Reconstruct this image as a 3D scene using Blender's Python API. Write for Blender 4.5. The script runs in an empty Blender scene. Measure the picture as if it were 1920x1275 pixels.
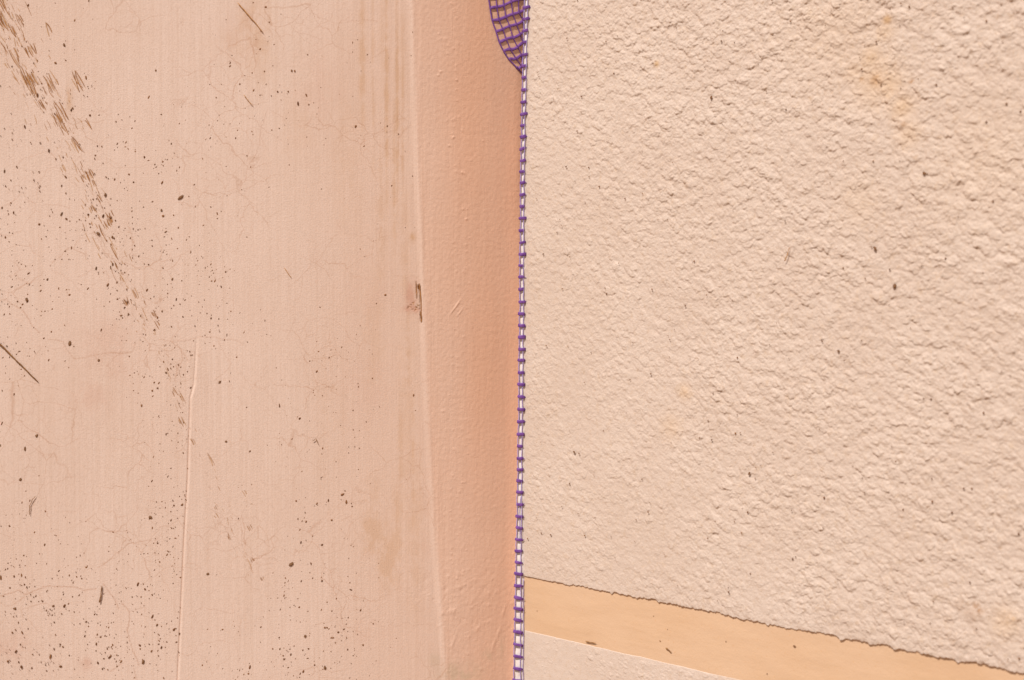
import bpy, math, random
import numpy as np
from mathutils import Vector

C = bpy.context.scene.collection
random.seed(11)
R = np.random.default_rng(11)

# ------------------------------------------------------------ camera, sky, sun, exposure
FPX = 2667.0                                   # focal length in photo pixels (50 mm on 36 mm)
CAM = np.array([0.0, -0.6, 0.0])
PITCH = math.radians(-1.65)
cam_d = bpy.data.cameras.new('camera'); cam = bpy.data.objects.new('camera', cam_d); C.objects.link(cam)
cam.location = CAM; cam.rotation_euler = (math.radians(90) + PITCH, 0, 0)
cam_d.lens = 50; cam_d.sensor_width = 36; cam_d.clip_start = 0.02; cam_d.clip_end = 500
cam_d.dof.use_dof = True; cam_d.dof.focus_distance = 0.585; cam_d.dof.aperture_fstop = 16
bpy.context.scene.camera = cam

SUN = Vector((-0.36, -0.48, 0.80)).normalized()
w = bpy.data.worlds.new('World'); bpy.context.scene.world = w; w.use_nodes = True
nt = w.node_tree; bg = nt.nodes['Background']
sky = nt.nodes.new('ShaderNodeTexSky'); sky.sky_type = 'NISHITA'; sky.sun_disc = False
sky.sun_elevation = math.asin(SUN.z); sky.sun_rotation = math.atan2(SUN.x, SUN.y)
nt.links.new(sky.outputs[0], bg.inputs[0]); bg.inputs[1].default_value = 0.05
sd = bpy.data.lights.new('sun', 'SUN'); so = bpy.data.objects.new('sun', sd); C.objects.link(so)
sd.energy = 5.0; sd.angle = math.radians(0.55); sd.color = (1.0, 0.95, 0.88)
so.rotation_euler = SUN.to_track_quat('Z', 'Y').to_euler(); so.location = (-1, -3, 3)
vs = bpy.context.scene.view_settings
vs.view_transform = 'Standard'; vs.look = 'None'; vs.gamma = 1.0; vs.exposure = 0.0

# ------------------------------------------------------------ helpers
def ray(px, py):
    d = np.array([(px - 960) / FPX, 1.0, (637.5 - py) / FPX])
    c, s = math.cos(PITCH), math.sin(PITCH)
    return np.array([d[0], d[1] * c - d[2] * s, d[1] * s + d[2] * c])
def at(px, py, y=0.0):                          # point of the plan depth y seen from the photo's station
    d = ray(px, py); k = (y - CAM[1]) / d[1]
    return CAM + d * k
def tag(o, label=None, cat=None, group=None, kind=None):
    if label: o['label'] = label
    if cat: o['category'] = cat
    if group: o['group'] = group
    if kind: o['kind'] = kind
    return o
def empty(name, loc):
    o = bpy.data.objects.new(name, None); C.objects.link(o); o.location = loc; o.empty_display_size = 0.02
    return o
def link(name, me, mat, parent=None, smooth=True):
    o = bpy.data.objects.new(name, me); C.objects.link(o)
    me.materials.append(mat)
    if smooth: me.polygons.foreach_set('use_smooth', np.ones(len(me.polygons), bool))
    if parent:
        o.parent = parent; o.matrix_parent_inverse.identity()
        me.transform(__import__('mathutils').Matrix.Translation(-Vector(parent.location)))
    me.update()
    return o
def grid(name, X, Y, Z, mat, parent=None, attrs=None, flip=False):
    ny, nx = X.shape
    me = bpy.data.meshes.new(name)
    co = np.stack([X, Y, Z], -1).reshape(-1, 3).astype(np.float32)
    me.vertices.add(ny * nx); me.vertices.foreach_set('co', co.ravel())
    i = np.arange(ny * nx, dtype=np.int32).reshape(ny, nx)
    q = np.stack([i[:-1, :-1], i[:-1, 1:], i[1:, 1:], i[1:, :-1]], -1).reshape(-1, 4)
    if flip: q = q[:, ::-1]
    n = len(q)
    me.loops.add(n * 4); me.loops.foreach_set('vertex_index', np.ascontiguousarray(q).ravel())
    me.polygons.add(n); me.polygons.foreach_set('loop_start', np.arange(0, n * 4, 4, dtype=np.int32))
    me.polygons.foreach_set('loop_total', np.full(n, 4, np.int32))
    me.update(calc_edges=True)
    for k, a in (attrs or {}).items():
        at_ = me.attributes.new(k, 'FLOAT', 'POINT'); at_.data.foreach_set('value', a.astype(np.float32).ravel())
    return link(name, me, mat, parent)
_tabs = {}
def gn(x, y, seed):                             # gradient noise at real coordinates
    if seed not in _tabs:
        r = np.random.default_rng(seed); a = r.random((256, 256)) * 2 * np.pi
        _tabs[seed] = (np.cos(a).astype(np.float32), np.sin(a).astype(np.float32))
    gx, gy = _tabs[seed]
    xf = np.floor(x); yf = np.floor(y); xi = xf.astype(np.int32) & 255; yi = yf.astype(np.int32) & 255
    fx = (x - xf).astype(np.float32); fy = (y - yf).astype(np.float32)
    u = fx * fx * fx * (fx * (fx * 6 - 15) + 10); v = fy * fy * fy * (fy * (fy * 6 - 15) + 10)
    x1 = (xi + 1) & 255; y1 = (yi + 1) & 255
    a = gx[yi, xi] * fx + gy[yi, xi] * fy
    b = gx[yi, x1] * (fx - 1) + gy[yi, x1] * fy
    c = gx[y1, xi] * fx + gy[y1, xi] * (fy - 1)
    d = gx[y1, x1] * (fx - 1) + gy[y1, x1] * (fy - 1)
    return 1.5 * ((a + (b - a) * u) + ((c + (d - c) * u) - (a + (b - a) * u)) * v)
def fbm(x, y, o, seed, g=0.5):
    s = 0; a = 1.0; t = 0
    for k in range(o):
        f = 2.03 ** k
        cx, sx = math.cos(k * 0.7), math.sin(k * 0.7)
        s = s + a * gn((x * cx - y * sx) * f, (x * sx + y * cx) * f, seed + k); t += a; a *= g
    return s / t ** 0.5
def ss(a, b, x):
    t = np.clip((x - a) / (b - a), 0, 1); return t * t * (3 - 2 * t)
def axis(lo, fa, fb, hi, step, grow=1.12, cap=0.02):  # fine between fa and fb, coarser outside
    mid = list(np.arange(fa, fb + step * .5, step))
    L = []; x = fa; s = step
    while x > lo: s = min(s * grow, cap); x -= s; L.append(x)
    Rr = []; x = mid[-1]; s = step
    while x < hi: s = min(s * grow, cap); x += s; Rr.append(x)
    return np.array(L[::-1] + mid + Rr)

# --- materials
class M:
    def __init__(s, name):
        s.m = bpy.data.materials.new(name); s.m.use_nodes = True; s.t = s.m.node_tree
        s.b = s.t.nodes['Principled BSDF']; s.b.inputs['Specular IOR Level'].default_value = 0.25
        s.geo = s.n('ShaderNodeTexCoord').outputs['Object']
    def n(s, k): return s.t.nodes.new(k)
    def l(s, a, b): s.t.links.new(a, b)
    def val(s, i, v):
        if hasattr(v, 'links') or hasattr(v, 'is_linked'): s.l(v, i)
        else: i.default_value = v
    def mapv(s, sc, rot=(0, 0, 0)):
        m = s.n('ShaderNodeMapping'); s.l(s.geo, m.inputs[0]); m.inputs['Scale'].default_value = sc
        m.inputs['Rotation'].default_value = rot; return m.outputs[0]
    def noise(s, sc, det=4, vec=None, rough=0.5, dist=0):
        n = s.n('ShaderNodeTexNoise'); s.l(vec or s.geo, n.inputs['Vector'])
        n.inputs['Scale'].default_value = sc; n.inputs['Detail'].default_value = det
        n.inputs['Roughness'].default_value = rough; n.inputs['Distortion'].default_value = dist
        return n.outputs['Fac']
    def ramp(s, f, a, b, va=0.0, vb=1.0):
        n = s.n('ShaderNodeMapRange'); n.interpolation_type = 'SMOOTHSTEP'; s.l(f, n.inputs[0])
        for i, v in enumerate((a, b, va, vb)): n.inputs[i + 1].default_value = v
        return n.outputs[0]
    def mul(s, a, b, op='MULTIPLY'):
        n = s.n('ShaderNodeMath'); n.operation = op; s.val(n.inputs[0], a); s.val(n.inputs[1], b); return n.outputs[0]
    def mix(s, f, a, b, mode='MIX'):
        n = s.n('ShaderNodeMix'); n.data_type = 'RGBA'; n.blend_type = mode
        s.val(n.inputs[0], f); s.val(n.inputs[6], (*a, 1) if isinstance(a, tuple) else a)
        s.val(n.inputs[7], (*b, 1) if isinstance(b, tuple) else b); return n.outputs[2]
    def attr(s, k):
        n = s.n('ShaderNodeAttribute'); n.attribute_name = k; return n.outputs['Fac']
    def bump(s, h, st, dist, prev=None):
        n = s.n('ShaderNodeBump'); s.l(h, n.inputs['Height']); n.inputs['Strength'].default_value = st
        n.inputs['Distance'].default_value = dist
        if prev: s.l(prev, n.inputs['Normal'])
        return n.outputs[0]
    def done(s, col, rough=0.8, nrm=None):
        s.val(s.b.inputs['Base Color'], (*col, 1) if isinstance(col, tuple) else col)
        s.val(s.b.inputs['Roughness'], rough)
        if nrm: s.l(nrm, s.b.inputs['Normal'])
        return s.m

def smooth_paint():
    m = M('smooth_peach_paint')
    base = m.mix(m.ramp(m.noise(9, 4), .35, .65), (0.652, 0.492, 0.414), (0.680, 0.526, 0.452))
    # long vertical brush streaks
    br = m.noise(1, 5, m.mapv((900, 1, 14)), 0.6)
    base = m.mix(m.ramp(br, .35, .7, 0, .30), base, (0.54, 0.375, 0.285))
    br2 = m.noise(1, 3, m.mapv((150, 1, 6)), 0.6)
    base = m.mix(m.ramp(br2, .45, .75, 0, .12), base, (0.54, 0.37, 0.275))
    # small mottling
    gr = m.noise(2300, 2)
    base = m.mix(m.ramp(gr, .48, .66, 0, .30), base, (0.47, 0.325, 0.245))
    mo = m.noise(700, 3)
    base = m.mix(m.ramp(mo, .5, .75, 0, .14), base, (0.50, 0.32, 0.225))
    base = m.mix(m.attr('strip'), base, (0.622, 0.366, 0.250))
    base = m.mix(m.attr('ochre'), base, (0.50, 0.29, 0.155))
    base = m.mix(m.attr('pink'), base, (0.52, 0.29, 0.21))
    base = m.mix(m.attr('grey'), base, (0.42, 0.33, 0.22))
    # craquelure: two sizes of hairline
    def crack(scale, wid, seed, lo, hi, amt, b):
        wv = m.n('ShaderNodeTexNoise'); m.l(m.geo, wv.inputs['Vector']); wv.inputs['Scale'].default_value = scale * 1.1
        wv.inputs['Detail'].default_value = 5
        v = m.n('ShaderNodeVectorMath'); v.operation = 'MULTIPLY_ADD'; m.l(wv.outputs['Color'], v.inputs[0])
        k = 0.9 / scale; v.inputs[1].default_value = (k, 0, k); m.l(m.geo, v.inputs[2])
        mp = m.n('ShaderNodeMapping'); m.l(v.outputs[0], mp.inputs[0]); mp.inputs['Scale'].default_value = (1, 0, 1)
        mp.inputs['Location'].default_value = (seed, 0, seed)
        vo = m.n('ShaderNodeTexVoronoi'); vo.feature = 'DISTANCE_TO_EDGE'; m.l(mp.outputs[0], vo.inputs['Vector'])
        vo.inputs['Scale'].default_value = scale
        c = m.ramp(vo.outputs[0], 0, wid * scale, 1, 0)
        g = m.ramp(m.noise(26, 3, m.mapv((1, 1, 1))), lo, hi)
        c = m.mul(m.mul(c, g), m.ramp(m.attr('strip'), .30, .5, 1, 0))
        return m.mix(m.mul(c, amt), b, (0.40, 0.20, 0.11))
    base = crack(62, .00022, 1.7, .42, .60, .36, base)
    base = crack(130, .00018, 4.1, .50, .66, .28, base)
    base = m.mix(m.attr('crack'), base, (0.36, 0.16, 0.075))
    base = m.mix(m.attr('chip'), base, m.mix(m.ramp(m.noise(900, 2), .4, .6), (0.19, 0.078, 0.028), (0.40, 0.19, 0.08)))
    fine = m.noise(1, 3, m.mapv((2600, 1, 60)), 0.6)
    n = m.bump(fine, .5, .00015)
    n = m.bump(m.noise(1500, 3), .5, .00018, n)
    return m.done(base, .62, n)
def roughcast(name, a, b):
    m = M(name)
    base = m.mix(m.ramp(m.noise(28, 4), .35, .65), a, b)
    sp = m.noise(420, 4, rough=.6)
    base = m.mix(m.ramp(sp, .54, .72, 0, .35), base, (0.52, 0.37, 0.25))
    sp2 = m.noise(1900, 2)
    base = m.mix(m.ramp(sp2, .60, .72, 0, .35), base, (0.39, 0.23, 0.13))
    st = m.n('ShaderNodeTexNoise'); mp = m.mapv((1, 1, 1), (0, 0, 0)); m.l(mp, st.inputs['Vector']); st.inputs['Scale'].default_value = 820
    st.inputs['Detail'].default_value = 4; st.inputs['Distortion'].default_value = 1.6
    base = m.mix(m.ramp(st.outputs['Fac'], .57, .66, 0, .30), base, (0.46, 0.30, 0.18))  # tan flecks stand in for the golden-brown shade between dabs
    base = m.mix(m.attr('dirt'), base, (0.34, 0.165, 0.066))
    base = m.mix(m.attr('ochre'), base, (0.58, 0.37, 0.19))
    n = m.bump(m.noise(2200, 3), .5, .00025)
    return m.done(base, .85, n)
def band_paint():
    m = M('smooth_apricot_paint')
    base = m.mix(m.ramp(m.noise(25, 4), .35, .65), (0.596, 0.392, 0.246), (0.615, 0.415, 0.272))
    base = m.mix(m.ramp(m.noise(1, 4, m.mapv((60, 60, 700))), .5, .75, 0, .22), base, (0.52, 0.33, 0.19))
    base = m.mix(m.ramp(m.noise(1300, 2), .62, .74, 0, .35), base, (0.55, 0.29, 0.12))
    return m.done(base, .7, m.bump(m.noise(1500, 4), .4, .00018))
def plain(name, col, col2, sc, rough=.7, b=.3, bd=.0002):
    m = M(name)
    return m.done(m.mix(m.ramp(m.noise(sc, 3), .35, .65), col, col2), rough, m.bump(m.noise(sc * 2, 3), b, bd))
MAT_S = smooth_paint()
MAT_R = roughcast('cream_roughcast', (0.568, 0.449, 0.376), (0.590, 0.474, 0.402))
MAT_B = band_paint()
MAT_CORE = plain('grey_board', (.5, .42, .33), (.55, .47, .38), 60)
MAT_WHITE = plain('white_plastic', (.78, .70, .665), (.70, .60, .56), 500, .5)
MAT_PURPLE = plain('purple_strand', (.135, .050, .235), (.19, .075, .30), 700, .45)
MAT_LILAC = plain('lilac_thread', (.30, .22, .50), (.42, .34, .58), 900, .45)
MAT_STRAW = plain('dry_straw', (.17, .075, .024), (.30, .15, .05), 700, .7)
MAT_STRAW2 = plain('pale_dry_straw', (.50, .27, .10), (.40, .20, .07), 700, .7)
MAT_GROUND = plain('sandy_ground', (.46, .29, .17), (.38, .24, .14), 3, .9, .4, .01)  # warm tone chosen for the fill it bounces onto the walls

# ------------------------------------------------------------ the setting
def quad(name, cs, mat, parent=None):
    me = bpy.data.meshes.new(name); me.from_pydata(cs, [], [tuple(range(len(cs)))])
    return link(name, me, mat, parent, False)
g = grid('ground', *np.meshgrid(np.linspace(-40, 40, 60), np.linspace(-60, 20, 60)), np.full((60, 60), -1.3), MAT_GROUND)  # unseen, added below the frame to throw warm fill upwards
tag(g, kind='structure')

# ------------------------------------------------------------ left: smooth painted wall
PY = np.array([0, 140, 300, 560, 800, 900, 1080, 1275.])
PXL = np.array([983, 979.5, 976, 974, 971.5, 970, 966.5, 963.])         # left border of the corner bead
PXR = np.array([991, 987, 984, 983, 981.5, 981, 981, 981.])       # where the roughcast starts
Zk = np.array([at(960, y)[2] for y in PY])[::-1]
XL = np.array([at(a, b)[0] for a, b in zip(PXL, PY)])[::-1]
XR = np.array([at(a, b)[0] for a, b in zip(PXR, PY)])[::-1]
bead_l = lambda z: np.interp(z, Zk, XL)
bead_r = lambda z: np.interp(z, Zk, XR)
pz = [(768, 0), (776, 250), (786, 450), (791, 600), (800, 800), (811, 1000), (822, 1130), (832, 1275)]
_bz = np.array([at(a, b) for a, b in pz])[::-1]
strip_x = lambda z: np.interp(z, _bz[:, 2], _bz[:, 0])
rz = [(380, 560), (374, 640), (369, 720), (362, 745), (357, 900), (351, 1000), (344, 1150), (338, 1275), (334, 1400)]
_rz = np.array([at(a, b) for a, b in rz])[::-1]
ridge_x = lambda z: np.interp(z, _rz[:, 2], _rz[:, 0])
def plan_y(X, Z):                               # the wall's plain shape, before the small relief
    w_ = X - strip_x(Z)
    y = -0.004 + 0.10 * np.clip(w_ + 0.06, 0, None) ** 2 / 0.06 * 0.5
    wp = np.clip(w_, 0, 0.06)
    y = y + 3.0 * wp ** 2 + 220 * np.clip(wp - 0.030, 0, None) ** 3
    y = y - (0.00045 + .0002 * gn(Z * 28, Z * 0 + .5, 78)) * ss(-0.0014, 0.0016, w_)
    return y
xs = axis(-0.9, -0.235, 0.010, 0.030, 0.00024)
zs = axis(-0.8, -0.160, 0.152, 0.9, 0.00024)
X, Z = np.meshgrid(xs, zs); mm = 1000.0
U, V = X * mm, Z * mm
sh = X.shape
acc = {k: np.zeros(sh, np.float32) for k in ('chip', 'crack', 'ochre', 'pink', 'grey')}
relief = np.zeros(sh, np.float32)               # mm, outwards
relief += 0.35 * gn(U / 60, V / 110, 1) + 0.10 * gn(U / 17, V / 40, 2)
relief += 0.022 * gn(U / 3.1, V / 8, 3) + 0.010 * gn(U / 1.0, V / 12, 5)
wS = (X - strip_x(Z)) * mm
on = ss(-.5, 1.5, wS)
relief += on * (0.045 * gn(U / 1.3, V / 1.8, 7) + 0.05 * gn(U / 2.5, V / 30, 8) + 0.07 * gn(U / 1.1, V / 45, 9) * ss(9, 1, wS))
relief += 0.03 * gn(U / 1.3, V / 60, 19) * ss(-18, -8, wS) * (1 - on)
def P(px, py):                                   # photo position -> wall millimetres
    p = at(px, py, -0.001); return p[0] * mm, p[2] * mm
def window(cx, cz, r):
    a, b = np.searchsorted(xs, [(cx - r) / mm, (cx + r) / mm]); c, d = np.searchsorted(zs, [(cz - r) / mm, (cz + r) / mm])
    return slice(c, d), slice(a, b)
def bumpdot(px, py, r, h, ax=1.0, ang=0.0):
    cx, cz = P(px, py); s = window(cx, cz, r * 3 * max(ax, 1))
    du, dv = U[s] - cx, V[s] - cz; ca, sa = math.cos(ang), math.sin(ang)
    p, q = du * ca + dv * sa, -du * sa + dv * ca
    relief[s] += h * np.exp(-((p / (r * ax)) ** 2 + (q / r) ** 2))
def blot(k, px, py, rx, ry, a, seed=50):
    cx, cz = P(px, py); rx *= .2256; ry *= .2256; s = window(cx, cz, 2.2 * max(rx, ry))
    du, dv = (U[s] - cx) / rx, (V[s] - cz) / ry
    n = 1 + 1.1 * gn(U[s] / 6, V[s] / 9, seed) + .8 * gn(U[s] / 1.7, V[s] / 3, seed + 1)
    acc[k][s] = np.maximum(acc[k][s], a * np.clip(np.exp(-(du * du + dv * dv)) * n, 0, 1))
# pimples and wrinkles in the strip's overcoat
for i in range(190):
    y = random.uniform(-20, 1300); x = random.gauss(852 + y * .012, 13 + 6 * random.random())
    bumpdot(x, y, random.uniform(.25, .6), random.uniform(.04, .13))
for i in range(80): bumpdot(random.uniform(800, 950), random.uniform(-20, 1300), random.uniform(.3, .7), random.uniform(-.03, .07))
for x, y in ((822, 140), (856, 148), (826, 133), (842, 272), (850, 256), (866, 322), (874, 410)): bumpdot(x, y, .5, .22)
for x, y in ((855, 575), (862, 586), (858, 569), (849, 582)): bumpdot(x, y, .35, .16, 5, 0.95)
for i in range(150):                             # lumpy patch low on the strip
    bumpdot(random.gauss(880, 40), random.gauss(1130, 36), random.uniform(.3, .9), random.uniform(-.09, .12), random.uniform(1, 3), random.uniform(.6, 1.6))
for x, y in ((935, 1190), (945, 1150), (925, 1215), (850, 1205)): bumpdot(x, y, .6, .16, 5, 1.3)
# the trowel line: a narrow groove with a raised lip
dR = (X - ridge_x(Z)) * mm
fz = ss(*(P(0, 600)[1], P(0, 690)[1]), V) 
relief += fz * (-0.22 * np.exp(-((dR + .50) / .22) ** 2) + 0.46 * ss(-.45, .75, dR) * np.exp(-np.clip(dR - .75, 0, None) / 14))
acc['crack'] += fz * 0.45 * np.exp(-((dR + .50) / .20) ** 2) * ss(P(0, 720)[1], P(0, 780)[1], V)  # shade of the groove, painted in as a dark line through the crack mask
# scrape marks: a slanting band of torn slivers
SLV = [[], []]
def sliver(px, py, L, Wd, ang, a, dep):
    if py > 640 and px < 700: a *= .8; Wd *= .75
    if a > .28 and ang < 1.2: SLV[a > .72 or random.random() < .35].append((px, py, L, Wd * (.45 + .45 * a), ang)); a *= .35
    cx, cz = P(px, py); L *= .2256; Wd *= .2256; s = window(cx, cz, L * .75 + 1)
    du, dv = U[s] - cx, V[s] - cz
    dx, dz = math.sin(ang), -math.cos(ang)
    p = du * dx + dv * dz; q = du * dz - dv * dx
    e = gn(U[s] / .9, V[s] / .9, 71) * .35 + gn(U[s] / .35, V[s] / .35, 72) * .25
    t = np.clip((p / L + .5), 0, 1)
    wid = Wd * .5 * np.power(t + .03, .6) * np.power(1 - t, .42) * 1.9
    m_ = ss(.13, -.07, np.abs(q + e * Wd * .5) - wid) * (t > 0) * (t < 1)
    acc['chip'][s] = np.maximum(acc['chip'][s], a * m_); relief[s] -= dep * m_
band = [(-10, 20, 52), (50, 130, 52), (110, 220, 42), (165, 350, 30), (205, 450, 26), (255, 560, 22), (315, 670, 17), (350, 780, 15), (400, 900, 16), (440, 1000, 16), (480, 1090, 12)]
by = [b[1] for b in band]
def band_c(y): return np.interp(y, by, [b[0] for b in band]), np.interp(y, by, [b[2] for b in band])
for i in range(480):
    y = -30 + 1120 * random.random() ** 2.9
    c, wd = band_c(y); x = c + random.gauss(0, .55) * wd
    sliver(x, y, random.choice((5, 7, 9, 12, 16, 24)) * random.uniform(.7, 1.3), random.uniform(1.0, 2.2), math.radians(random.gauss(26, 6)), random.uniform(.25, .85) * (1 - .45 * min(1, max(0, y / 900))), .05)
for x, y, L, wd in ((8, 10, 36, 6), (10, 42, 46, 10), (42, 40, 34, 5), (95, 58, 32, 4), (30, 62, 32, 5), (62, 97, 26, 13), (33, 110, 48, 5), (48, 140, 34, 4), (58, 160, 60, 8),
                    (62, 155, 34, 12), (100, 155, 50, 9), (150, 155, 46, 8), (119, 215, 46, 8), (122, 240, 40, 6), (83, 200, 26, 5), (112, 225, 30, 8), (148, 275, 44, 5), (170, 235, 30, 3),
                    (122, 318, 20, 5), (172, 330, 26, 8), (160, 335, 16, 5), (180, 345, 16, 3), (190, 375, 20, 4), (178, 393, 24, 8), (210, 408, 28, 8), (206, 420, 20, 8), (195, 440, 40, 3),
                    (219, 475, 36, 3), (221, 500, 30, 3), (257, 550, 26, 5), (240, 568, 22, 6), (292, 590, 20, 5), (299, 610, 20, 4), (330, 735, 22, 5), (343, 745, 22, 4), (344, 790, 22, 6), (365, 825, 20, 5),
                    (398, 860, 30, 3), (408, 950, 12, 4), (408, 965, 14, 4), (461, 925, 16, 4), (471, 988, 14, 5), (476, 1048, 12, 5), (494, 1085, 14, 5), (432, 1005, 20, 2)):
    L0 = L * 1.0; n = max(2, int(wd / 1.5))
    for k in range(n):
        o = (k - (n - 1) / 2) * wd / n * 1.5; Lk = L0 * random.uniform(.4, .95)
        sliver(x + o + random.uniform(-.6, .6), y - o * .5 + random.uniform(-.5, .5) * (L0 - Lk) * .8, Lk, random.uniform(1.5, 2.6), math.radians(random.gauss(27, 5)), random.uniform(.6, 1), .12)
blot('ochre', 133, 185, 5, 22, .5)
# drawn cracks
def crack(pts, a, wd=.16, fade=True):
    q = []
    for (x0, y0), (x1, y1) in zip(pts, pts[1:]):
        n = max(2, int(math.hypot(x1 - x0, y1 - y0) / 2.0))
        for k in range(n): q.append((x0 + (x1 - x0) * k / n, y0 + (y1 - y0) * k / n))
    jx = jy = 0
    for i, (x, y) in enumerate(q):
        jx = jx * .85 + random.gauss(0, .45); jy = jy * .85 + random.gauss(0, .45)
        cx, cz = P(x + jx, y + jy); s = window(cx, cz, .9)
        am = a * .85 * (.55 + .75 * abs(math.sin(i * .13 + x)))
        acc['crack'][s] = np.maximum(acc['crack'][s], am * np.exp(-((U[s] - cx) ** 2 + (V[s] - cz) ** 2) / (wd * wd * 2.2)))
for pts, a in (([(-20, 1122), (5, 1116), (38, 1105), (52, 1113), (88, 1098), (140, 1098), (162, 1104), (185, 1101)], .62),
               ([(197, 1092), (215, 1116), (226, 1140)], .55), ([(232, 1128), (246, 1145), (243, 1185), (254, 1220), (266, 1248)], .6), ([(254, 1250), (262, 1280)], .5),
               ([(186, 1062), (208, 1050), (243, 1018), (290, 1010)], .45), ([(192, 1090), (190, 1060)], .3), ([(246, 1143), (275, 1136)], .25),
               ([(205, 995), (240, 992), (262, 1003)], .35), ([(-10, 568), (15, 561), (45, 580), (64, 610), (80, 625)], .55), ([(95, 637), (122, 640), (135, 667), (143, 675), (185, 663), (250, 660), (258, 640)], .4),
               ([(210, 660), (235, 662), (250, 660)], .6), ([(300, 637), (350, 640), (385, 630), (440, 636), (462, 645)], .35),
               ([(210, 1255), (235, 1240)], .5), ([(85, 385), (120, 385), (135, 390)], .35), ([(150, 520), (165, 515), (178, 505)], .3), ([(50, 900), (52, 880), (58, 868)], .35),
               ([(652, 43), (680, 38), (710, 42)], .3), ([(560, 62), (590, 70), (608, 77)], .28), ([(690, 115), (715, 100), (735, 92)], .28),
               ([(640, 1030), (655, 985), (690, 955)], .22), ([(640, 990), (655, 1010), (660, 965), (640, 975)], .25), ([(700, 1060), (725, 1110), (755, 1100)], .2),
               ([(655, 20), (652, 90), (660, 150)], .16), ([(600, 150), (602, 230)], .14)):
    crack(pts, a)
for i in range(34):                              # finer wandering ones
    x, y = random.uniform(-10, 760), random.uniform(0, 1275); ang = random.choice((0, .2, 1.5, 1.3, 2.6)) + random.gauss(0, .3); pts = [(x, y)]
    for k in range(random.randint(3, 8)):
        ang += random.gauss(0, .6); x += 13 * math.cos(ang); y += 13 * math.sin(ang); pts.append((x, y))
    crack(pts, random.uniform(.14, .30), .14)
# chipped edge of the strip
blot('pink', 772, 555, 11, 26, .75); blot('pink', 775, 578, 16, 9, .8); blot('ochre', 772, 445, 6, 9, .7)
for x, y, L, wd in ((788, 565, 66, 3), (789, 595, 20, 4), (781, 545, 34, 2), (784, 538, 9, 3), (787, 540, 12, 4)): sliver(x, y, L, wd, math.radians(3), 1, .3)
for i in range(14): sliver(random.uniform(763, 786), random.gauss(577, 4), 5, 1.6, random.uniform(0, 3), .7, .1)
# stains
blot('ochre', 480, 60, 30, 70, .35, 61); blot('ochre', 490, 110, 16, 50, .30, 62); blot('ochre', 440, 85, 45, 22, .18, 63)
for x, y, rx, ry, a in ((680, 110, 6, 110, .45), (725, 160, 4, 190, .5), (745, 190, 4, 190, .5), (755, 230, 3, 150, .4), (700, 150, 3, 160, .3), (718, 60, 5, 90, .2), (755, 100, 5, 110, .25), (728, 1040, 24, 60, .40), (745, 1000, 9, 90, .35), (700, 1000, 20, 40, .4), (700, 960, 20, 60, .2),
                        (760, 480, 10, 120, .22), (700, 620, 18, 100, .16), (620, 760, 30, 140, .10), (765, 760, 16, 200, .18), (780, 1000, 14, 160, .22), (560, 240, 30, 60, .12)): blot('ochre', x, y, rx, ry, a, 64)
for x, y, rx, ry, a in ((740, 330, 4, 140, .4), (715, 420, 7, 120, .25), (765, 640, 5, 120, .35), (752, 860, 6, 120, .3), (775, 900, 4, 150, .35), (650, 300, 22, 120, .15)): blot('ochre', x, y, rx, ry, a, 64)
for x, y, rx, ry, a in ((210, 650, 50, 60, .20), (180, 740, 40, 22, .22), (205, 690, 30, 25, .15), (600, 170, 40, 60, .14), (680, 720, 50, 70, .12), (690, 1180, 40, 20, .12), (690, 560, 40, 50, .12), (450, 60, 40, 50, .10),
                        (20, 1210, 40, 25, .25), (165, 1240, 10, 10, .5), (800, 900, 15, 300, .08)): blot('pink', x, y, rx, ry, a, 67)
blot('grey', 862, 1262, 34, 18, .45, 70); blot('grey', 915, 1232, 9, 10, .35, 70); blot('grey', 938, 1222, 7, 16, .3, 70); blot('grey', 815, 1238, 12, 12, .25, 70)
strip_m = ss(-1.5, 3, wS) * (.55 + .45 * ss(0, 32, wS)) * (.96 + .14 * gn(U / 14, V / 70, 77))
strip_m = np.maximum(strip_m, .20 * ss(-60, 0, wS) + .03)
Yw = plan_y(X, Z) - relief * 0.001
def wall_y(x, z): return float(plan_y(np.array(x), np.array(z)))
sw = empty('plastered_wall', (-0.1, 0.0, -0.8))
tag(sw, 'smooth peach painted wall with scrape marks, hairline cracks and dark specks, left of the mesh strip', 'wall')
att = dict(acc); att['strip'] = np.clip(strip_m, 0, 1)
grid('wall_face', X, Yw, Z, MAT_S, sw, att, flip=False)
def box(name, x0, x1, y0, y1, z0, z1, mat, parent):
    v = [(x, y, z) for x in (x0, x1) for y in (y0, y1) for z in (z0, z1)]
    me = bpy.data.meshes.new(name); me.from_pydata(v, [], [(0, 1, 3, 2), (4, 6, 7, 5), (0, 4, 5, 1), (2, 3, 7, 6), (0, 2, 6, 4), (1, 5, 7, 3)])
    return link(name, me, mat, parent, False)
box('wall_core', -0.9, 0.028, 0.03, 0.20, -0.8, 0.9, MAT_CORE, sw)

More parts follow.
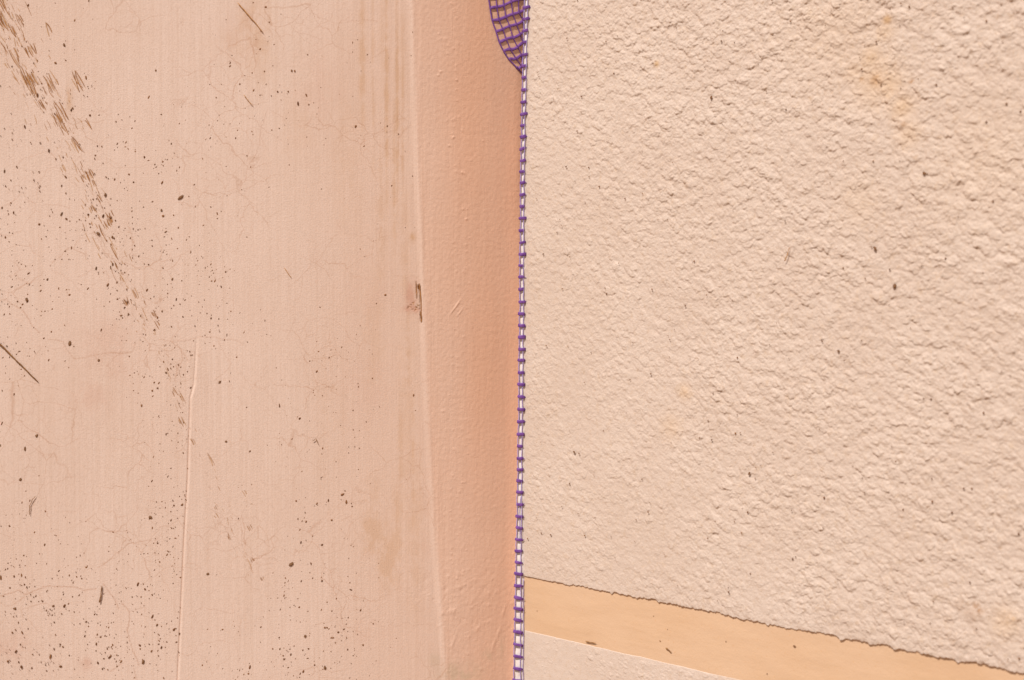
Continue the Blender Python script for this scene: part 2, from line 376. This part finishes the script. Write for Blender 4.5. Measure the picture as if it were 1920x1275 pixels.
MAT_SC = [plain('golden_scrape', (.44, .23, .10), (.52, .31, .16), 500, .85), plain('brown_scrape', (.27, .115, .038), (.38, .18, .07), 500, .85)]
for kind_, lst in enumerate(SLV):
    V_, F_ = [], []
    for (px, py, L, Wd, ang) in lst:
        cx, cz = P(px, py); L *= .2256; Wd *= .2256; dx, dz = math.sin(ang), -math.cos(ang); n = 5; o = len(V_); bend = random.gauss(0, .05) * L
        for k in range(n + 1):
            t = k / n; wd = Wd * .5 * (t + .05) ** .45 * (1 - t + .02) ** .5 * 1.5 * random.uniform(.65, 1.25)
            x = cx + dx * (t - .5) * L + dz * bend * math.sin(math.pi * t); z = cz + dz * (t - .5) * L - dx * bend * math.sin(math.pi * t)
            for sgn in (-1, 1):
                X_, Z_ = (x + sgn * dz * wd) / mm, (z - sgn * dx * wd) / mm
                if xs[0] < X_ < xs[-1]:
                    ii = min(np.searchsorted(xs, X_), len(xs) - 1); jj = min(np.searchsorted(zs, Z_), len(zs) - 1)
                    yy = float(Yw[max(jj - 1, 0):jj + 2, max(ii - 1, 0):ii + 2].min())
                V_.append((X_, yy - .00003, Z_))
        F_ += [(o + 2 * k, o + 2 * k + 1, o + 2 * k + 3, o + 2 * k + 2) for k in range(n)]
    me = bpy.data.meshes.new('scrape_marks'); me.from_pydata(V_, [], F_)
    tag(link('scrape_marks', me, MAT_SC[kind_], sw, False), kind='stuff')

# ------------------------------------------------------------ right: roughcast wall, turned towards the camera on its right
A = math.radians(45); DX, DY = math.cos(A), -math.sin(A); NX, NY = -math.sin(A), -math.cos(A)
Z1 = at(985, 1080)[2]; Z2 = at(985, 1181)[2]     # lower edge of the upper coat, upper edge of the lower coat
def t_of(px, py):                                # photo position -> (t, z) on the wall, mm
    d = ray(px, py); e = bead_r(-0.0); # plane through (e,0) along (DX,DY)
    k = ((e - CAM[0]) * NX + (0 - CAM[1]) * NY) / (d[0] * NX + d[1] * NY)
    p = CAM + d * k; return ((p[0] - e) * DX + p[1] * DY) * mm, p[2] * mm
def wp(t, z, h):                                 # metres
    x0 = bead_r(z)
    return x0 + t * DX + h * NX, t * DY + h * NY, z
def stamp(H, ts, zz, T, Zc, n, rmin, rmax, amp, seed, t0, t1, z0, z1):
    """overlapping dabs of render, each with a gentle back and a steep lower lip"""
    r = np.random.default_rng(seed)
    for i in range(n):
        ct = r.uniform(t0, t1); cz = r.uniform(z0, z1)
        rad = rmin * (rmax / rmin) ** (r.random() ** 1.5) * (.60 + .48 * np.clip(ct, 0, 240) / 220)
        ax = r.uniform(1.0, 2.2); ang = math.radians(r.normal(-50, 25)); rr = rad * ax * 1.35
        a, b = np.searchsorted(ts, [(ct - rr) / mm, (ct + rr) / mm]); c, d = np.searchsorted(zz, [(cz - rr) / mm, (cz + rr) / mm])
        if b - a < 3 or d - c < 3: continue
        s = (slice(c, d), slice(a, b)); du, dv = T[s] - ct, Zc[s] - cz
        du = du + WX[s] * rad; dv = dv + WY[s] * rad
        ca, sa = math.cos(ang), math.sin(ang)
        p, q = (du * ca + dv * sa) / (rad * ax), (-du * sa + dv * ca) / rad
        rho = np.sqrt(p * p + q * q)
        g = np.clip(-dv / (rad * (1 + .5 * (ax - 1))) , -1.2, 1.2)          # towards the lower lip
        amp_i = amp * (rad / rmax) ** .6 * r.uniform(.25, 1.0) ** 1.2 * 1.3
        h = amp_i * (.68 + .32 * g) * np.clip((1 - rho) / (.10 + .5 * np.clip(.25 - g, 0, 1)), 0, 1)
        m_ = rho < 1
        H[s] = np.where(m_, H[s] * .78 + h, H[s])
def rough_surface(ts, zz_rel, z_edge, up, seed, n, zlo, zhi):
    """ts: metres along, zz_rel: metres from the ragged edge (grid rows)."""
    T, Q = np.meshgrid(ts, zz_rel)
    edge = z_edge(ts)[None, :]
    Zm = Q + edge * np.exp(-np.abs(Q) / 0.012) + (zlo if up else zhi) * 1.0
    Tm, Zc = T * mm, Zm * mm
    row = (zz_rel + (zlo if up else zhi))
    Zrow = np.broadcast_to(row[:, None] * mm, T.shape)
    H = np.zeros(T.shape, np.float32)
    global WX, WY
    WX = .30 * gn(Tm / 1.5, Zc / 1.5, 210) + .15 * gn(Tm / .6, Zc / .6, 212); WY = .30 * gn(Tm / 1.5, Zc / 1.5, 211) + .15 * gn(Tm / .6, Zc / .6, 213)
    stamp(H, ts, row, Tm, Zrow, n, .55, 2.4, .37, seed, -4, 262, max(zlo, -.17) * mm - 4, min(zhi, .16) * mm + 4)
    stamp(H, ts, row, Tm, Zrow, n // 2, .42, .95, .22, seed + 5, -4, 262, max(zlo, -.17) * mm - 4, min(zhi, .16) * mm + 4)
    k = .55 + .40 * ss(0, 150, Tm + .5 * Zc) + .25 * gn(Tm / 22, Zc / 22, 309) + .15 * ss(0, 120, Zc)
    H = H * np.clip(k, .3, 1.4)
    H += .06 * gn(Tm / 4, Zc / 3, 303) * k + .05 * gn(Tm / 1.5, Zc / 1.2, 304) * k + .035 * gn(Tm / .7, Zc / .7, 305)
    H += .08 * gn(Tm / 30, Zc / 30, 307)
    return T, Zm, H, Tm, Zc
ts = axis(-0.0, 0.0, 0.262, 0.9, 0.00026, 1.10)
lumps = [(t_of(px, 0)[0] / mm, a, w_) for px, a, w_ in ()]
def edge_up(t):
    T = t * mm
    e = .35 * gn(T / 9, T * 0 + 3.3, 401) + .30 * gn(T / 2.6, T * 0 + 5.1, 402) + .34 * gn(T / 1.0, T * 0 + 7.7, 403) + .2 * gn(T / .5, T * 0 + 2.7, 407) + .5 * np.clip(gn(T / 1.7, T * 0 + 9.7, 405) - .35, 0, 1) + .5 * gn(T / 40, T * 0 + .4, 404)
    fall = ss(8, 30, T)
    e = e * (.25 + .75 * fall)
    for px, py, dz, wd in ((1068, 1095, -.55, 1.2), (1150, 1113, -1.0, .7), (1158, 1112, .5, .6), (1197, 1120, -.5, .8), (1225, 1133, .5, 2), (1290, 1142, -.3, 2), (1348, 1158, .5, 3), (1440, 1170, -.5, 1.5), (1580, 1200, -.8, 1.6), (1640, 1210, -.9, 1.6), (1660, 1210, .8, 3),
                           (1680, 1222, -.7, 1.2), (1760, 1235, -.5, 2), (1800, 1245, -.9, 2), (1830, 1245, .5, 3)):
        t0 = t_of(px, py)[0]; e = e + dz * np.exp(-((T - t0) / wd) ** 2)
    return e / mm
def edge_dn(t):
    T = t * mm
    return (.28 * gn(T / 14, T * 0 + 1.3, 411) + .10 * gn(T / 3, T * 0 + 2.1, 412)) / mm - t * 0.0
def dirt_attrs(Tm, Zc, H):
    dirt = np.zeros(H.shape, np.float32); och = np.zeros(H.shape, np.float32)
    for px, py, r, a in ((1834, 1136, 1.2, .6), (1841, 1146, 1.0, .75), (1828, 1150, 2.2, .25), (1802, 1132, 1.6, .2), (1150, 1116, .5, 1), (1198, 1124, .6, 1), (1290, 1140, .5, .8), (1155, 1111, .4, .8), (1640, 150, 2.2, .6), (1614, 148, .8, .7), (1707, 152, .9, .7), (1695, 233, .8, .8), (1660, 36, 1.4, .5)):
        t0, z0 = t_of(px, py)
        gsn = np.exp(-(((Tm - t0) ** 2 + (Zc - z0) ** 2) / (r * r))) * (1 + .9 * gn(Tm / .9, Zc / .9, 502))
        dirt = np.maximum(dirt, a * np.clip(gsn, 0, 1))
    for px, py, r, a in ((1640, 150, 9, .35), (1228, 120, 1.2, .8), (1905, 1160, 1.0, .6), (1660, 38, 1.6, .7), (1560, 60, 20, .12), (1630, 110, 5, .4), (1665, 160, 6, .4), (1690, 200, 5, .4), (1655, 60, 4, .3), (1705, 250, 5, .3), (1600, 135, 5, .25), (1260, 800, 5, .25), (1285, 735, 3, .4), (1890, 1165, 5, .3), (1610, 380, 8, .15), (1850, 300, 20, .12)):
        t0, z0 = t_of(px, py)
        och = np.maximum(och, a * np.exp(-(((Tm - t0) ** 2 + (Zc - z0) ** 2) / (r * r))))
    return {'dirt': np.clip(dirt, 0, 1), 'ochre': och}
BAND_H = -0.00030
rw = empty('roughcast_wall', (0.25, -0.1, -0.8))
tag(rw, 'cream roughcast wall with a smooth apricot band near its foot, right of the mesh strip', 'wall')
def coat(name, T, Zm, H, at_, first_row_back):
    """close the sheet with a folded-back border at the ragged edge and along the arris"""
    Hm = H * 0.001
    pre = 0.0015 * ss(0, .003, T)                 # the coat thins out onto the corner bead
    Hm = Hm * ss(-.0006, .004, T) * 1.0
    if first_row_back:
        near = (Zm - Z1) if first_row_back == 'low' else (Z2 - Zm)
        e_ = np.exp(-np.clip(near, 0, None) / .0012)
        Hm = Hm * (1 - (.45 + .6 * gn(T * mm / 2.2, T * 0 + 8.1, 406)) * e_) if first_row_back == 'low' else Hm * (1 - e_) + (BAND_H + .00005) * e_
    Xg, Yg, Zg = wp(T, Zm, Hm)
    # border row
    if first_row_back == 'low':
        b = wp(T[:1], Zm[:1], np.full_like(T[:1], BAND_H - .002)); Xg = np.vstack([b[0], Xg]); Yg = np.vstack([b[1], Yg]); Zg = np.vstack([b[2], Zg])
        at_ = {k: np.vstack([a[:1], a]) for k, a in at_.items()}
    else:
        b = wp(T[-1:], Zm[-1:] + 0.0004, np.full_like(T[-1:], BAND_H - .002)); Xg = np.vstack([Xg, b[0]]); Yg = np.vstack([Yg, b[1]]); Zg = np.vstack([Zg, b[2]])
        at_ = {k: np.vstack([a, a[-1:]]) for k, a in at_.items()}
    # side return at the arris
    Xg = np.hstack([Xg[:, :1] + .002, Xg]); Yg = np.hstack([Yg[:, :1] + .02, Yg]); Zg = np.hstack([Zg[:, :1], Zg])
    at_ = {k: np.hstack([a[:, :1], a]) for k, a in at_.items()}
    return grid(name, Xg, Yg, Zg, MAT_R, rw, at_)
zr = axis(0, 0, 0.28, 0.98, 0.00026, 1.10)
T, Zm, H, Tm, Zc = rough_surface(ts, zr, edge_up, True, 21, 46000, Z1, 0.30)
H += 0.10
coat('upper_render', T, Zm, H, dirt_attrs(Tm, Zc, H), 'low')
zr2 = axis(-0.66, -0.035, 0, 0, 0.00026, 1.10); zr2 = zr2[zr2 <= 1e-9]
T, Zm, H, Tm, Zc = rough_surface(ts, zr2, edge_dn, False, 22, 7000, Z2 - .05, Z2)
H = np.maximum(H * 1.1 - .30, BAND_H * mm + .16 + .06 * gn(Tm / 3, Zc / 3, 330))
coat('lower_render', T, Zm, H, dirt_attrs(Tm, Zc, H), 'high')
tb = axis(0, 0, .262, .9, 0.0008); zb = np.linspace(Z2 - .006, Z1 + .006, 60)
T, Zb = np.meshgrid(tb, zb)
Hb = BAND_H + .001 * (.08 * gn(T * mm / 15, Zb * mm / 6, 601) + .03 * gn(T * mm / 3, Zb * mm / 1.5, 602))
Hb = Hb + (0.0004 - BAND_H) * 0
Xb, Yb, Zg = wp(T, Zb, Hb)
Xb = np.hstack([Xb[:, :1] + .002, Xb]); Yb = np.hstack([Yb[:, :1] + .02, Yb]); Zg = np.hstack([Zg[:, :1], Zg])
grid('joint_band', Xb, Yb, Zg, MAT_B, rw)
# solid core behind the coats
c0 = [wp(.0035, 0, -.006), wp(.9, 0, -.006), wp(.9, 0, -.20), (0.03, 0.22, 0)]
vb = [(p[0], p[1], z) for z in (-.8, .86) for p in c0]
me = bpy.data.meshes.new('wall_core')
me.from_pydata(vb, [], [(0, 1, 5, 4), (1, 2, 6, 5), (2, 3, 7, 6), (3, 0, 4, 7), (3, 2, 1, 0), (4, 5, 6, 7)])
link('wall_core', me, MAT_CORE, rw, False)

# ------------------------------------------------------------ the corner mesh
def tube_data(path, rad, sides=8, flat=1.0, nrm=None):
    """path (n,3); rad per point; flat squashes the section along nrm"""
    V_, F_ = [], []
    n = len(path); path = [Vector(p) for p in path]
    nn = Vector(nrm or (0, -1, 0)).normalized()
    for i, p in enumerate(path):
        d = (path[min(i + 1, n - 1)] - path[max(i - 1, 0)]).normalized()
        b = d.cross(nn).normalized(); c = b.cross(d).normalized()
        r = rad[i] if hasattr(rad, '__len__') else rad
        for k in range(sides):
            a = 2 * math.pi * (k + .5) / sides
            ca, sa = math.cos(a), math.sin(a)
            if flat != 1.0: ca = math.copysign(abs(ca) ** .6, ca); sa = math.copysign(abs(sa) ** .6, sa)
            V_.append(tuple(p + b * (r * ca) + c * (r * flat * sa)))
    for i in range(n - 1):
        for k in range(sides):
            a = i * sides + k; b2 = i * sides + (k + 1) % sides
            F_.append((a, b2, b2 + sides, a + sides))
    F_.append(tuple(range(sides))[::-1]); F_.append(tuple((n - 1) * sides + k for k in range(sides)))
    return V_, F_
class Acc:
    def __init__(s): s.v, s.f = [], []
    def add(s, vf):
        o = len(s.v); s.v += vf[0]; s.f += [tuple(i + o for i in f) for f in vf[1]]
    def build(s, name, mat, parent=None, smooth=True):
        me = bpy.data.meshes.new(name); me.from_pydata(s.v, [], s.f); return link(name, me, mat, parent, smooth)
zz_ = np.arange(-0.8, 0.9, 0.0011)
cm = empty('corner_mesh', (0.0, 0.0, -0.8))
tag(cm, 'purple plaster mesh strip with white bead running down the corner between both walls', 'mesh strip')
# white bead: rounded ribbon
u = np.linspace(0, 1, 9); Zb, Ub = np.meshgrid(zz_, u, indexing='ij')
xl, xr = bead_l(Zb), bead_r(Zb) + .0006
Xb = xl + .0003 + (xr - xl) * Ub
Yb = -.0001 - .0006 * np.sin(math.pi * np.clip(Ub, 0, 1)) ** .7 - .0002 * gn(Zb * 400, Zb * 0 + .5, 701)
Xb = np.hstack([Xb[:, :1] + .001, Xb, Xb[:, -1:] + .0005]); Yb = np.hstack([Yb[:, :1] + .009, Yb, Yb[:, -1:] + .01]); Zb = np.hstack([Zb[:, :1], Zb, Zb[:, -1:]])
grid('bead', Xb, Yb, Zb, MAT_WHITE, cm)
# threads running down
th = Acc()
def thread(xf, y0, r, seed, z0=-.8, z1=.9, amp=.00022):
    zz = np.arange(z0, z1, .0009)
    xx = xf(zz) + amp * gn(zz * 170, zz * 0 + .3, seed) + amp * .6 * gn(zz * 480, zz * 0 + .3, seed + 1)
    yy = y0 + .0001 * gn(zz * 200, zz * 0 + .7, seed)
    th.add(tube_data(np.stack([xx, yy, zz], 1), r, 6))
thread(lambda z: bead_l(z) + .0001, -.0007, .00023, 711)
thread(lambda z: bead_l(z) + .0005 + .55 * (bead_r(z) - bead_l(z)), -.0010, .00019, 713)
thread(lambda z: bead_r(z) + .0000, -.0008, .00013, 715, -.8, at(960, 1085)[2])
thread(lambda z: bead_l(z) + .0005 + .30 * (bead_r(z) - bead_l(z)), -.0010, .00010, 717, at(960, 1010)[2], at(960, 930)[2])
th.build('thread', MAT_LILAC, cm)
tk = Acc()
py = 14.5
ticks = []
while py < 1290:
    ticks.append(py); py += 22.1 + random.gauss(0, .8)
zt = [at(960, y)[2] for y in ticks]
dz = .00497
while zt[0] < .85: zt.insert(0, zt[0] + dz)
while zt[-1] > -.78: zt.append(zt[-1] - dz)
for z in zt:
    slope = np.interp(z, [-.14, -.06, 0, .06, .14], [-.24, -.08, 0, .22, .22]) + random.gauss(0, .06)
    x0 = bead_l(z) - random.uniform(.0002, .0006); x1 = bead_r(z) + random.uniform(-.0002, .0009)
    if z < -.06: x1 = bead_r(z) + random.uniform(-.0003, .0001)
    n = 5; pts = []; rad = []
    r0 = random.uniform(.00064, .00080)
    for k in range(n):
        f = k / (n - 1); x = x0 + (x1 - x0) * f
        pts.append((x, -.0009 - .0003 * math.sin(math.pi * f) + (.0003 if k == 0 else 0), z + slope * (x - (x0 + x1) / 2) + random.gauss(0, .00005)))
        rad.append(r0 * random.uniform(.85, 1.12))
    if random.random() < .3: rad[-1] *= .45
    rad[0] *= .85
    tk.add(tube_data(pts, rad, 8, .20))
    if random.random() < .45:                    # frayed fibre
        p = pts[-1]; tk.add(tube_data([p, (p[0] + random.uniform(.0003, .0008), p[1] - .0002, p[2] + random.uniform(-.0009, .0007))], [.00018, .00005], 5))
tk.build('crosswire', MAT_PURPLE, cm)
# loose flap of the mesh at the top, standing off the smooth wall
fl = Acc(); ft = Acc()
leftp = [(888, -95), (897, -72), (905, -48), (911, -25), (916, -4), (919, 16), (922.5, 38), (930, 58), (936, 78), (944, 95), (954, 112), (968, 127)]
rightp = [(986, -118), (986, -96), (985.5, -74), (985, -51), (985, -28), (984.5, -5), (984, 17), (983, 38), (982, 61), (981, 81), (980, 104), (979, 124)]
rows = len(leftp); NC = 6
def fp(px, py, gap):
    p = at(px, py, 0.0)
    for _ in range(3): p = at(px, py, wall_y(p[0], p[2]) - gap)
    return tuple(p)
def rowpt(i, f):
    (a, b), (c, d) = leftp[i], rightp[i]
    sag = (2.0 + 1.1 * math.sin(i * 2.3)) * math.sin(math.pi * f) + 1.2 * math.sin(f * 9 + i)
    gap = (.0003 - .00001 * i) * (.7 + .5 * math.sin(math.pi * min(f, 1)))
    return (a + (c - a) * f, b + (d - b) * f + sag, max(gap, .00015))
for i in range(rows):
    pts = [fp(*rowpt(i, k / 14)) for k in range(15)]
    rr = [.00060 * random.uniform(.85, 1.15) for _ in pts]; rr[0] *= .9
    fl.add(tube_data(pts, rr, 8, .5))
def colf(c, i):                                   # column c of threads, cut off where the flap tapers
    a = leftp[i][0]; x = 984 - c * 13.0 * (1 if i < 8 else 1) - (0)
    f = (x - a) / (rightp[i][0] - a); return f
for c in range(0, 9):
    pts = []
    for i in range(rows):
        a = leftp[i][0]; x = a + 13.2 * (c + 1) + random.gauss(0, .5) - (.5 * c if i > 5 else 0)
        f = (x - a) / (rightp[i][0] - a)
        if f > 1: pts.append(fp(*rowpt(i, 1))); break
        pts.append(fp(*rowpt(i, f)))
    if len(pts) > 1:
        q = []
        for p, r_ in zip(pts, pts[1:]):
            for k in range(4): q.append(tuple(np.array(p) + (np.array(r_) - np.array(p)) * k / 4))
        q.append(pts[-1]); rad = [.00046 if k % 4 == 0 else (.00030 if k % 2 else .00022) for k in range(len(q))]
        ft.add(tube_data(q, rad, 6))
q = []
for i in range(rows - 1):
    p, r_ = np.array(fp(*rowpt(i, 0))), np.array(fp(*rowpt(i + 1, 0)))
    for k in range(4): q.append(tuple(p + (r_ - p) * k / 4))
q.append(fp(*rowpt(rows - 1, 0))); q.append(fp(979, 137, .0006))
ft.add(tube_data(q, .00034, 6))
fo = fl.build('loose_flap', MAT_PURPLE, cm)
fto = ft.build('flap_thread', MAT_PURPLE, cm); fto.parent = fo

# ------------------------------------------------------------ straws and grit stuck on the walls
def straw(name, pts, r, mat, label, gap=.0004, right=None):
    q = []
    for (x, y) in pts: q.append(Vector(fp(x, y, gap) if right is None else on_right(x, y, right)))
    loc = q[0].copy(); a = Acc()
    path = []
    for p, s in zip(q, q[1:]):
        for k in range(4): path.append(tuple(p.lerp(s, k / 4) + Vector((random.gauss(0, .00005), -abs(random.gauss(0, .0001)), random.gauss(0, .00005)))))
    path.append(tuple(q[-1]))
    rad = [r * random.uniform(.8, 1.15) * (1 - .35 * i / len(path)) for i in range(len(path))]; rad[0] *= .6; rad[-1] *= .4
    a.add(tube_data(path, rad, 7))
    o = a.build(name, mat); o.data.transform(__import__('mathutils').Matrix.Translation(-loc)); o.location = loc
    return tag(o, label, 'straw')
def on_right(px, py, h=.0004):
    t, z = t_of(px, py); dx = bead_r(0.0) - bead_r(z / mm)
    return wp(t / mm + dx * DX, z / mm, h)
straw('straw', [(1099, 1202), (1108, 1204), (1119, 1206)], .00022, MAT_STRAW, 'dark fibre lying along the lower edge of the apricot band', right=BAND_H + .0004)
straw('straw', [(1249, 1214), (1255, 1219), (1260, 1223)], .00026, MAT_STRAW, 'short dark slanting fibre in the middle of the apricot band', right=BAND_H + .0003)
straw('straw', [(1474, 490), (1479, 478), (1484, 463)], .00018, MAT_STRAW2, 'thin tan fibre standing upright on the middle of the roughcast', right=.0011)
straw('straw', [(-30, 622), (0, 645), (12, 657), (30, 675), (47, 692), (72, 717)], .00036, MAT_STRAW, 'dark brown dry stalk slanting across the smooth wall at the left margin')
straw('straw', [(446, 5), (462, 24), (478, 42), (494, 62)], .00022, MAT_STRAW2, 'thin tan stalk clinging to the smooth wall above the faint brown stains')
straw('straw', [(457, 178), (465, 188), (475, 199)], .00015, MAT_STRAW2, 'tiny thin pale fibre just below the tan stalk on the smooth wall')
straw('straw', [(186, 1130), (189, 1118), (191, 1098)], .00028, MAT_STRAW, 'short dark upright fibre where two wall cracks meet, low on the left')
straw('straw', [(55, 965), (56, 948), (61, 936), (67, 930)], .00015, MAT_STRAW, 'hair-thin curved brown fibre on the smooth wall near the left margin')
straw('straw', [(533, 502), (540, 512), (547, 522)], .00015, MAT_STRAW2, 'thin faint fibre on bare plaster halfway between trowel line and strip')
straw('straw', [(586, 827), (592, 822), (597, 834)], .00014, MAT_STRAW, 'tiny bent fibre alone on the clear plaster low beside the strip')
def lump(c, n, r, ax, seed, h=.45):
    """an irregular flat grain lying on the plane with outward normal n"""
    rg = random.Random(seed); n = Vector(n).normalized(); up = Vector((0, 0, 1)); s = up.cross(n).normalized(); t = n.cross(s)
    an = rg.uniform(0, math.pi) if ax < 1.5 else rg.gauss(1.2, .5)
    V_ = []; k = 7
    for lvl, (m_, hh) in enumerate(((1, -.25), (.95, .35 * h), (.5, h))):
        for j in range(k):
            a = 2 * math.pi * j / k; q = r * m_ * rg.uniform(.7, 1.2)
            x, y = q * ax * math.cos(a), q * math.sin(a)
            x, y = x * math.cos(an) - y * math.sin(an), x * math.sin(an) + y * math.cos(an)
            V_.append(tuple(Vector(c) + s * x + t * y + n * (hh * r)))
    F_ = [(l * k + j, l * k + (j + 1) % k, (l + 1) * k + (j + 1) % k, (l + 1) * k + j) for l in range(2) for j in range(k)]
    F_.append(tuple(2 * k + j for j in range(k)))
    return V_, F_
MAT_GRIT = plain('dark_grit', (.13, .064, .030), (.22, .11, .052), 900, .8)
MAT_GRIT2 = plain('brown_dirt', (.24, .105, .04), (.13, .052, .02), 300, .85)
def grit(c, n, r, ax, seed, label):
    a = Acc(); a.add(lump((0, 0, 0), n, r * .68, ax * 1.1, seed, .5)); o = a.build('grit_grain', MAT_GRIT, None, False); o.location = c
    return tag(o, label, 'grit', 'dark grains stuck on the walls')
RN = (NX, NY, 0); PXM = .0002256
for px, py, r, ax, lab in ((1680, 537, 4.5, 1.2, 'largest black grain on the roughcast, halfway up towards its right side'),
                           (1335, 183, 3.2, 1.4, 'dark grain high on the roughcast, nearest of the big ones to the loose mesh flap'),
                           (1735, 325, 3.4, 1.3, 'reddish dark grain on the roughcast above and right of the largest black grain'),
                           (1643, 466, 3.4, 1.5, 'brown grain on the roughcast just above and left of the largest black grain'),
                           (1080, 847, 3.0, 1.1, 'small grain on the roughcast low beside the mesh strip'),
                           (1575, 658, 2.6, 1.3, 'small grain on the roughcast below and left of the largest black grain'),
                           (1408, 887, 2.8, 1.6, 'narrow upright grain on the lower middle of the roughcast'),
                           (1490, 1212, 2.6, 1.4, 'small dark grain on the smooth apricot band')):
    grit(on_right(px, py, .0009 if py < 1200 else BAND_H + .0001), RN, r * PXM, ax, px, lab)
LN = (0.05, -1, 0)
for px, py, r, ax, lab in ((69, 817, 4.6, 1.2, 'biggest dark chip on the smooth wall, below the slanting dark stalk'),
                           (47, 842, 3.4, 1.9, 'slim upright dark chip just below the biggest one on the smooth wall'),
                           (38, 899, 4.0, 1.2, 'dark chip at the left margin of the smooth wall, under the slim upright one'),
                           (282, 970, 4.2, 1.2, 'dark chip left of the trowel line on the lower smooth wall'),
                           (390, 1076, 3.6, 1.2, 'dark chip just right of the trowel line near its foot'),
                           (546, 1058, 4.2, 1.9, 'long slim dark chip on the clear plaster midway between trowel line and strip, low down'),
                           (572, 1193, 3.4, 1.2, 'dark chip in the cluster of specks near the foot of the smooth wall'),
                           (609, 1252, 3.6, 1.4, 'dark chip below the speck cluster at the very foot of the smooth wall'),
                           (184, 438, 4.0, 1.3, 'dark chip on the left edge of the scrape marks, halfway up the smooth wall'),
                           (131, 644, 4.2, 1.7, 'slanted dark chip above and right of the slanting dark stalk'),
                           (185, 676, 3.6, 1.2, 'round dark chip beside the branching crack on the smooth wall'),
                           (339, 370, 4.2, 2.3, 'long dark chip right of the scrape marks in the upper smooth wall'),
                           (197, 365, 3.4, 1.3, 'dark chip touching the scrape marks just above their densest lower knot'),
                           (120, 84, 3.0, 1.4, 'dark chip right of the topmost scrape marks'),
                           (292, 132, 2.8, 1.1, 'round dark grain high on the smooth wall, right of the scrape marks'),
                           (50, 562, 3.6, 1.9, 'flat dark chip above the crack at the left margin'),
                           (268, 1241, 3.6, 1.6, 'dark chip left of the trowel line at the foot of the smooth wall'),
                           (424, 828, 3.2, 1.2, 'round dark chip just right of the trowel line'),
                           (412, 716, 3.4, 1.5, 'brown chip right of the top of the trowel line'),
                           (395, 388, 1.6, 1.2, 'tiny dark grain beside the long dark chip in the upper smooth wall')):
    grit(fp(px, py, .0001), LN, r * PXM, ax, px + 7, lab)
# the countless small specks
def specks(n, seed, mat, name, dens, rm, label):
    rg = random.Random(seed); a = Acc(); k = 0
    cl = [(rg.uniform(-50, 700), rg.uniform(150, 1300)) for _ in range(90)]
    while k < n:
        if rg.random() < .22:
            c = rg.choice(cl); x, y = rg.gauss(c[0], 16), rg.gauss(c[1], 14)
        else: x, y = rg.uniform(-60, 960), rg.uniform(-60, 1340)
        if rg.random() > dens(x, y): continue
        r = min(rm * math.exp(rg.gauss(0, .45)), 1.9) * PXM
        if not (-60 < x < 960): continue
        a.add(lump(fp(x, y, .00000), LN, r, rg.choice((1, 1.3, 1.6, 2.4)), rg.random(), .35)); k += 1
    o = a.build(name, mat, None, False); return tag(o, label, 'specks', kind='stuff')
def dens(x, y):
    d = 1.0 if x < 360 else max(0, 1 - (x - 360) / 380)
    d *= .10 + .9 * min(1, max(0, (y + 40) / 700)) ** 1.1
    if y > 1130: d = max(d, .75 * (1 if x < 620 else max(0, 1 - (x - 620) / 120)))
    if x > 760: d = .004
    return min(1, d + (.03 if x < 760 else 0))
specks(800, 5, MAT_GRIT, 'dark_specks', dens, .58, 'fine dark specks scattered over the smooth peach wall')
specks(3400, 6, MAT_GRIT2, 'brown_specks', lambda x, y: min(1, dens(x, y) + (.10 if x < 780 else 0)), .68, 'fine brown dirt specks scattered over the smooth peach wall')
rg = random.Random(9); a = Acc()
for i in range(250):
    px, py = rg.uniform(992, 1960), rg.uniform(-30, 1075)
    py_max = 1075 + (px - 985) * .19
    py = rg.uniform(-30, py_max - 8)
    a.add(lump(on_right(px, py, .0006 + rg.random() * .0003), RN, rg.choice((.7, .8, 1.0, 1.3)) * PXM, 1.3, rg.random(), .6))
for i in range(7):
    px = rg.uniform(992, 1920); py = 1090 + (px - 985) * .197 + rg.uniform(6, 92)
    if py < 1290: a.add(lump(on_right(px, py, BAND_H + .0001), RN, rg.choice((.7, .9, 1.2)) * PXM, 1.5, rg.random(), .4))
tag(a.build('render_specks', MAT_GRIT2, None, False), 'fine brown grit scattered over the cream roughcast and apricot band', 'specks', kind='stuff')
